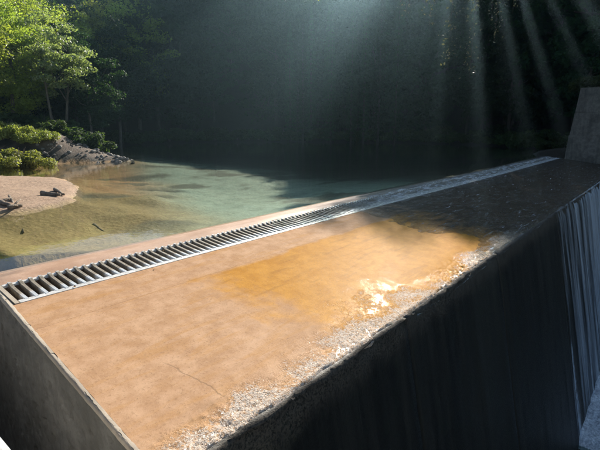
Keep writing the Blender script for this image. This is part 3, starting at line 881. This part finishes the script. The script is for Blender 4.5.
vs = []
v = -22.0
while v < 18.5:
    if not -2.3 < v < 4.3 and not any(abs(v - c_) < w_ + .22 for c_, w_ in LANES): vs.append(v)
    v += .15
last = -99
for v in vs:
    if v - last < .45: continue
    last = v
    for row in range(2):
        u = 55 + 4 * row + r_.uniform(-.8, .8); x = u * CA - v * SA; y = u * SA + v * CA; z = float(terrain(np.array([x]), np.array([y]))[0])
        k = r_.randrange(3); h = max(float(sun_cap(np.array([x]), np.array([y]), True)[0]) - z - r_.uniform(0, 2.5) - 1.5 * row, 6)
        t = thing('shaft_cedar', 'added slender dark cedar that splits the sunlight into shafts', 'tree', (x, y, z - .2), 'added cedars that split the sunlight', (0, 0, r_.uniform(0, 6.28)), (.62, .62, h / CK[k][2]))
        link('trunk', CK[k][1], t); link('crown', CK[k][0], t)

# added near tree: boughs fanned to cut sunlight into shafts, sprays hanging into view
def add_near_shaft_tree():
    r = np.random.default_rng(77); rr = random.Random(77)
    P = []; N = []; sz = []
    def uv(u, v): return u * CA - v * SA, u * SA + v * CA
    limb = [(.2, 13.2, .2), (.4, 13.0, 4.0), (1.0, 12.6, 7.5), (3.2, 12.6, 10.2), (6.2, 13.0, 11.3)]
    limb += [(*uv(12.8, 7.5), 11.4), (*uv(12.9, 3.6), 10.6), (*uv(12.8, 0), 2.6 + 12.8 * TAN)]
    mb = MB(); mb.tube(limb, list(np.linspace(.34, .06, len(limb))), 8)
    hub_u, hub_z = 12.8, 2.6 + 12.8 * TAN
    phi = -82.0
    while phi < 84:
        wd = rr.choice((1.2, 1.7, 2.4, 3.2))          # half angle of a leafy bough; clear lanes stay between them
        ph = R(phi + wd); rmax = 8.5
        lowz = 2.6 + .26 * hub_u + .25 + (.5 if ph > .9 else 0)
        if math.cos(ph) > .05: rmax = min(rmax, (hub_z - lowz) * math.cos(SUN_EL) / math.cos(ph))
        n = int((rmax - .3) * 70 * (1 + wd * rmax * .35)); rad = .3 + (rmax - .3) * r.random(n) ** .65
        th = ph + R(wd) * np.clip(r.normal(0, .55, n), -1.1, 1.1)
        vv = np.sin(th) * rad; zz_ = hub_z - np.cos(th) * rad / math.cos(SUN_EL); uu = hub_u + r.normal(0, .25, n)
        P.append(np.stack([uu * CA - vv * SA, uu * SA + vv * CA, zz_], 1))
        x, y = uv(hub_u, math.sin(ph) * rmax); x0, y0 = uv(hub_u, 0)
        mb.tube([(x0, y0, hub_z), ((x + x0) / 2, (y + y0) / 2, hub_z - math.cos(ph) * rmax * .5 / math.cos(SUN_EL)), (x, y, hub_z - math.cos(ph) * rmax / math.cos(SUN_EL))], [.035, .02, .006], 5, False)
        phi += 2 * wd + rr.choice((1.2, 1.8, 2.6, 3.8))
        if 34 < phi < 48: phi = 48.0       # an open lane lights the corner of the ledge
    nb_ = sum(len(p) for p in P)
    for v, low in ((-1.0, 4.5), (-.55, 3.7), (.0, 3.9), (.5, 4.9), (-1.4, 5.2), (1.1, 5.3)):      # sprays that reach down into view
        u = 12.4 + rr.uniform(-.4, .4); x, y = uv(u, v)
        n = int((6.6 - low) * 48); z = low + r.random(n) ** .7 * (6.6 - low); sway = .12 * np.sin(z * 1.3 + v * 4)
        P.append(np.stack([x + sway + r.normal(0, .10, n), y + r.normal(0, .10, n), z], 1))
        mb.tube([(x, y, 11), (x + .06, y, 7), (x, y, low)], [.010, .005, .002], 4, False)
    ne_ = sum(len(p) for p in P)
    n = 2200; k = r.integers(3, len(limb), n); L = np.array(limb)
    P.append(L[k] + r.normal(0, .8, (n, 3)) * np.array([1, 1, .5]) + np.array([0, 0, .9]))
    sp = np.concatenate(P[-7:-1]) ; del P[-7:-1]
    P = np.concatenate(P); t = thing('near_shaft_tree', 'added near tree with boughs fanned to cut the sunlight, sprays hanging into view', 'tree', (0, 0, 0))
    mb.build('trunk', M['bark'], t)
    link('crown', leaf_faces('crown', M['leaf_lit'], P, r.normal(size=P.shape) + np.array([0, 0, .3]), .15 * r.uniform(.6, 1.3, len(P)), r, .5), t)
    hs_ = link('hanging_spray', leaf_faces('hanging_spray', M['leaf_spray'], sp, r.normal(size=sp.shape) + np.array([0, 0, .3]), .06 * r.uniform(.6, 1.4, len(sp)), r, .6), t); hs_['kind'] = 'stuff'
add_near_shaft_tree()

# added leaning tree by the abutment, boughs fanned to cut sunlight into shafts
def far_shaft_tree():
    r = np.random.default_rng(79); rr = random.Random(79)
    uh = 37.0; zh = 2.6 + uh * TAN; P = []; mb = MB()
    def uvz(v, w): return uh * CA - v * SA, uh * SA + v * CA, zh - w / math.cos(SUN_EL)
    mb.tube([(43.6, 4.2, -.5), (43.3, 4.4, 5), (42.3, 5.6, 12), (39.6, 9.4, 19), uvz(0, 0)], [.34, .30, .25, .17, .07], 8)
    phi = -78.0
    while phi < 74:
        wd = rr.choice((1.6, 2.2, 3.0)); ph = R(phi + wd); rm = .5
        while rm < 11:
            v = rm * math.sin(ph); ul = rm * math.cos(ph) / math.sin(SUN_EL) - 4.15
            if ul > ((2.6 - .926 * v) / .378 - .6 if v < .35 else max(.3 + .41 * v, .81 * v - 1.7)): break
            rm += .1
        n = int(rm * 60 * (1 + wd * rm * .3)); rad = .4 + (rm - .4) * r.random(n) ** .6
        th = ph + R(wd) * np.clip(r.normal(0, .55, n), -1.1, 1.1); vv = np.sin(th) * rad; ww = np.cos(th) * rad
        uu = r.normal(0, .35, n); x, y, z = uvz(vv, ww)
        P.append(np.stack([x + uu * CA, y + uu * SA, z], 1))
        mb.tube([uvz(0, 0), uvz(math.sin(ph) * rm * .5, math.cos(ph) * rm * .5), uvz(math.sin(ph) * rm, math.cos(ph) * rm)], [.06, .04, .01], 5, False)
        phi += 2 * wd + rr.choice((3.0, 4.0, 5.5))
        if 33 < phi < 50: phi = 50.0
    P = np.concatenate(P)
    t = thing('far_shaft_tree', 'added tall tree beside the far abutment with boughs fanned to cut the sunlight', 'tree', (0, 0, 0))
    mb.build('trunk', M['bark_dark'], t)
    link('crown', leaf_faces('crown', M['leaf'], P, r.normal(size=P.shape) + np.array([0, 0, .3]), .2 * r.uniform(.6, 1.3, len(P)), r, .6), t)
far_shaft_tree()

# left bank: sunlit trees that one can tell apart
def at(px, py, dist):
    """point on the pixel's line of sight, dist metres out over the ground"""
    rx, ry, rz = (px - 300) / 450, (py - 225) / 450, 1.0
    F = rz * math.cos(PITCH) - ry * math.sin(PITCH); z = -rz * math.sin(PITCH) - ry * math.cos(PITCH)
    X_ = rx * math.sin(AZ) + F * math.cos(AZ); Y_ = -rx * math.cos(AZ) + F * math.sin(AZ)
    t = dist / math.hypot(X_, Y_)
    return X_ * t, Y_ * t, H_CAM + z * t
def gz(x, y): return float(terrain(np.array([x]), np.array([y]))[0])
def left_tree(px, dist, top_py, kind, rz, label, name='broadleaf_tree', group=None):
    x, y, _ = at(px, 120, dist); z = gz(x, y); zt = at(px, top_py, dist)[2]
    return plant_tree(kind, (x, y, z - .15), rz, (zt - z) / kind[3], label, group, name)
KP = make_kind(21, M['leaf_pale'], M['bark'], (1.9, 1.9, 1.9), 60, 150, .17, 4.6, .09, 14, stems=2, hollow=.35, flat=.5)
KG = make_kind(22, M['leaf_lit'], M['bark'], (3.0, 3.0, 4.6), 110, 150, .20, 6.4, .16, 12, hollow=.4)
KH = make_kind(23, M['leaf_lit'], M['bark'], (2.6, 2.8, 3.6), 90, 150, .20, 5.4, .14, 12, hollow=.4)
KD = make_kind(24, M['leaf'], M['bark'], (2.0, 2.0, 2.6), 60, 140, .18, 4.4, .10, 10, hollow=.35)
left_tree(60, 36, 16, KP, .4, 'slender twin-stemmed tree with pale feathery crown on the left bank')
left_tree(14, 37, -14, KG, 1.0, 'tall bright yellow-green tree at the left edge of the far bank')
left_tree(-30, 33, -16, KH, 2.2, 'leafy green tree standing beyond the left edge of the bank')
left_tree(92, 38, 38, KD, 2.0, 'small dark tree just right of the twin-stemmed pale tree')
left_tree(30, 44, -18, KG, 3.0, 'tall green tree behind the twin-stemmed pale tree', 'broadleaf_tree')
left_tree(-12, 42, -12, KD, 4.0, 'dark tree in the shade behind the bright yellow-green tree')
left_tree(118, 47, 22, KD, 5.0, 'slim dark tree standing in the gap behind the rocky spit')
for px_, d_, tp in ((-70, 38, -16), (-110, 36, -10), (60, 52, -14), (100, 56, -10), (10, 54, -20), (-40, 52, -18), (140, 58, -12)):
    left_tree(px_, d_, tp, KH if px_ % 20 else KG, px_ * .1, 'green tree with a sunlit top in the row behind the left bank', group='trees behind the left bank')

# ------------------------------------------------------------------ shrubs and undergrowth
def shrub_mesh(seed, mat, n, size, rx, rz_, name='foliage'):
    r = np.random.default_rng(seed)
    cl = 16; C = r.normal(size=(cl, 3)) * np.array([rx * .45, rx * .45, rz_ * .25]); C[:, 2] = np.abs(C[:, 2]) + rz_ * .3
    ci = r.integers(0, cl, n); e = r.normal(size=(n, 3)); e /= np.linalg.norm(e, axis=1)[:, None]
    P = C[ci] + e * (r.random(n) ** .5 * rx * .34)[:, None] * np.array([1, 1, .7])
    P[:, 2] = np.maximum(P[:, 2], .02)
    return leaf_faces(name, mat, P, r.normal(size=(n, 3)) * .6 + np.array([0, 0, .9]) + e * .4, size * r.uniform(.6, 1.3, n), r, .5)
def stem_mesh(seed, rx, h):
    r = random.Random(seed); mb = MB()
    for k in range(7):
        a = r.uniform(0, 6.28); q = r.uniform(.2, .8) * rx
        mb.tube([(0, 0, -.15), (q * .4 * math.cos(a), q * .4 * math.sin(a), h * .4), (q * math.cos(a), q * math.sin(a), h * r.uniform(.6, .95))], [.025, .018, .006], 5, False)
    return mb.data('stem', M['bark'])
def shrub(name, lm, sm, loc, rz, sc, label, group=None):
    t = thing(name, label, 'shrub', loc, group, (0, 0, rz), sc)
    link('stem', sm, t); link('foliage', lm, t)
    return t
bl = [shrub_mesh(31, M['leaf_bush'], 7000, .115, 1.0, 1.1), shrub_mesh(32, M['leaf_bush'], 6500, .12, 1.1, .9)]
bs = [stem_mesh(33, 1.0, 1.1), stem_mesh(34, 1.1, .9)]
for (px_, py_, d_, k, sc, lab) in (
        (14, 150, 27.6, 0, 1.3, 'largest bright green bush at the water edge of the left bank'),
        (34, 140, 30.0, 1, 1.1, 'bright green bush nearest the rocky spit'),
        (2, 140, 31.0, 0, 1.2, 'sunlit bush at the far left behind the water-edge bush'),
        (24, 158, 28.0, 1, .7, 'low bright bush hanging over the water edge')):
    x, y, _ = at(px_, py_, d_); shrub('leafy_bush', bl[k], bs[k], (x, y, gz(x, y) - .1), px_, sc, lab)
dl = [shrub_mesh(35, M['leaf_dark'], 1500, .26, 1.1, 1.0), shrub_mesh(36, M['leaf_dark'], 1300, .30, 1.2, .8)]
r_ = random.Random(12)
for k in range(16):
    px_ = 40 + k * 5.6; d_ = r_.uniform(31.5, 36); x, y, _ = at(px_, 120, d_)
    if sdist(POND, np.array([x]), np.array([y]))[0] < .4: continue
    shrub('undergrowth_shrub', dl[k % 2], bs[k % 2], (x, y, gz(x, y) - .1), k, r_.uniform(.6, 1.1), 'dark low shrub crowding the bank behind the rocky spit', 'low shrubs behind the rocky spit')
for k in range(60):
    a = R(-4 + k * 1.35); 
    for d_ in np.arange(36, 62, .5):
        x, y = d_ * math.cos(a), d_ * math.sin(a)
        if sdist(POND, np.array([x]), np.array([y]))[0] > .5 and not (x < 42 and y < 8): break
    else: continue
    shrub('shore_shrub', dl[k % 2], bs[k % 2], (x, y, gz(x, y) - .1), k, r_.uniform(.9, 1.8), 'dark shrub leaning over the far shore of the pond', 'shrubs along the far shore')
for k, (x, y, z, sc) in enumerate(((37, 4.6, 4.9, 1.0), (37.5, 2.6, 4.9, 1.3), (38.4, 5.0, 4.7, 1.2), (36.6, .6, 4.9, 1.1), (38, -2, 4.9, 1.3))):
    shrub('wall_top_shrub', dl[k % 2], bs[k % 2], (x, y, z), k, sc, 'dark shrub growing over the top of the far abutment', 'shrubs on the far abutment')

# ------------------------------------------------------------------ stones, driftwood, twigs
def stone_mesh(seed):
    v, f = ico(2); r = seed * 7.3
    n = fbm(v[:, 0] * 1.4 + r, v[:, 1] * 1.4, v[:, 2] * 1.4, 3, seed)
    v = v * (.65 + .7 * n)[:, None] * np.array([1, .8, .62]); v = np.clip(v, -.62, .72)
    return mesh_data('stone', v, f, M['rock'], False)
sm_ = [stone_mesh(s) for s in range(6)]
r_ = random.Random(3); n_ = 0
while n_ < 120:
    if r_.random() < .6: px_, d_ = r_.uniform(95, 133), r_.uniform(27.2, 32)
    else: px_, d_ = r_.uniform(35, 130), r_.uniform(28, 31.5)
    x, y, _ = at(px_, 140, d_)
    if sdist(POND, np.array([x]), np.array([y]))[0] < -.35: continue
    s_ = r_.choice((.06, .08, .1, .13, .19))
    o = link('bank_stone', sm_[n_ % 6], None, (x, y, gz(x, y) + s_ * .15), (r_.uniform(-.4, .4), r_.uniform(-.4, .4), r_.uniform(0, 6.3)), s_)
    tag(o, 'rough grey stone lying on the rocky spit by the shaded bank', 'stone', 'stones of the rocky spit'); n_ += 1
def pz(px_, py_, z=ZW):
    rx, ry = (px_ - 300) / 450, (py_ - 225) / 450
    zz = -math.sin(PITCH) - ry * math.cos(PITCH); t = (z - H_CAM) / zz
    return at(px_, py_, t * math.hypot(rx, math.cos(PITCH) - ry * math.sin(PITCH)))
def wood(name, p0, p1, rad, label, cat, sub=()):
    r = random.Random(label); a = Vector(p0); b = Vector(p1); n = 8; pts = []
    for i in range(n + 1):
        t = i / n; p = a.lerp(b, t); L = (b - a).length
        pts.append(p + Vector((r.uniform(-1, 1), r.uniform(-1, 1), r.uniform(-.4, .4))) * L * .02)
    mb = MB(); mb.tube(pts, [rad * (1.1 - .5 * i / n) * r.uniform(.9, 1.1) for i in range(n + 1)], 8)
    for (t, dx, dy, dz) in sub:
        q = a.lerp(b, t); e = q + Vector((dx, dy, dz)); mb.tube([q, q.lerp(e, .5) + Vector((0, 0, .03)), e], [rad * .5, rad * .35, rad * .12], 6)
    o = mb.build(name, M['wood']); tag(o, label, cat); return o
def G(px_, py_, up=.05):
    x, y, z = pz(px_, py_, ZW + .1); return (x, y, gz(x, y) + up)
wood('driftwood_log', G(42, 196), G(60, 197), .07, 'short dark driftwood log lying on the sand bar', 'driftwood', ())
wood('driftwood_branch', G(54, 190), G(63, 196), .05, 'thin crooked branch across the end of the short dark log', 'driftwood')
wood('driftwood_branch', G(-4, 203), G(9, 207), .07, 'broken root end at the left edge of the sand bar', 'driftwood', ((.5, .35, .3, .06),))
wood('driftwood_branch', G(8, 209), G(22, 207), .06, 'knotted driftwood piece at the near tip of the sand bar', 'driftwood', ((.4, .3, .35, .10), (.7, -.25, -.3, .05)))
wood('driftwood_branch', G(10, 200), G(21, 218, .02), .03, 'thin stick reaching from the sand bar into the water', 'driftwood')
for k, (a_, b_, rr) in enumerate((((92, 207), (101, 209), .05),)):
    wood('sunken_snag', G(*a_, -.02), G(*b_, -.02), rr, ('dark sunken snag in the middle of the clear shallows', 'small snag just off the tip of the sand bar')[k], 'snag')
# fallen leaves and twigs on the crest and the grating
lv, lf = [], []
for i in range(7):
    t_ = i / 6; wd_ = .021 * math.sin(math.pi * min(.97, max(.03, t_))) ; lv += [(-wd_, .075 * t_ - .037, .004 + .012 * (t_ - .5) ** 2), (0, .075 * t_ - .037, 0), (wd_, .075 * t_ - .037, .005)]
for i in range(6):
    for k in range(2): lf.append((i * 3 + k, i * 3 + k + 1, i * 3 + k + 4, i * 3 + k + 3))
brown = mat_plain('dead_leaf', (.10, .05, .02), (.24, .13, .045), .7, 0, 30, .2)
leaf_me = mesh_data('fallen_leaf', lv, lf, brown)
r_ = random.Random(91)
for k in range(9):
    if k < 9: x, y = r_.uniform(2.0, 8.5), Y_G0 + r_.uniform(-.12, .7); dz = .018
    else: x, y = r_.uniform(1.9, 8.5), r_.uniform(2.9, 6.0); dz = .008
    o = link('fallen_leaf', leaf_me, None, (x, y, .12 * (y - 2.6) + dz), (.12 + r_.uniform(-.2, .2), r_.uniform(-.2, .2), r_.uniform(0, 6.28)), r_.uniform(.4, .8))
    tag(o, 'small brown fallen leaf on the grating bars' if k < 12 else 'small brown fallen leaf on the orange crest slab', 'leaf', 'fallen leaves on the crest')

# ------------------------------------------------------------------ morning haze in the valley
v, f = box(-45, 136, -64, 136, -14, 100)
t = NT('valley_haze'); pv = t.n('ShaderNodeVolumePrincipled')
pv.inputs['Density'].default_value = HAZE_DENSITY; pv.inputs['Color'].default_value = (.52, .82, 1.0, 1); pv.inputs['Anisotropy'].default_value = .84
t.l(pv.outputs[0], t.out.inputs['Volume'])
hz = part('haze', v, f, t.m, None, False); hz['kind'] = 'stuff'
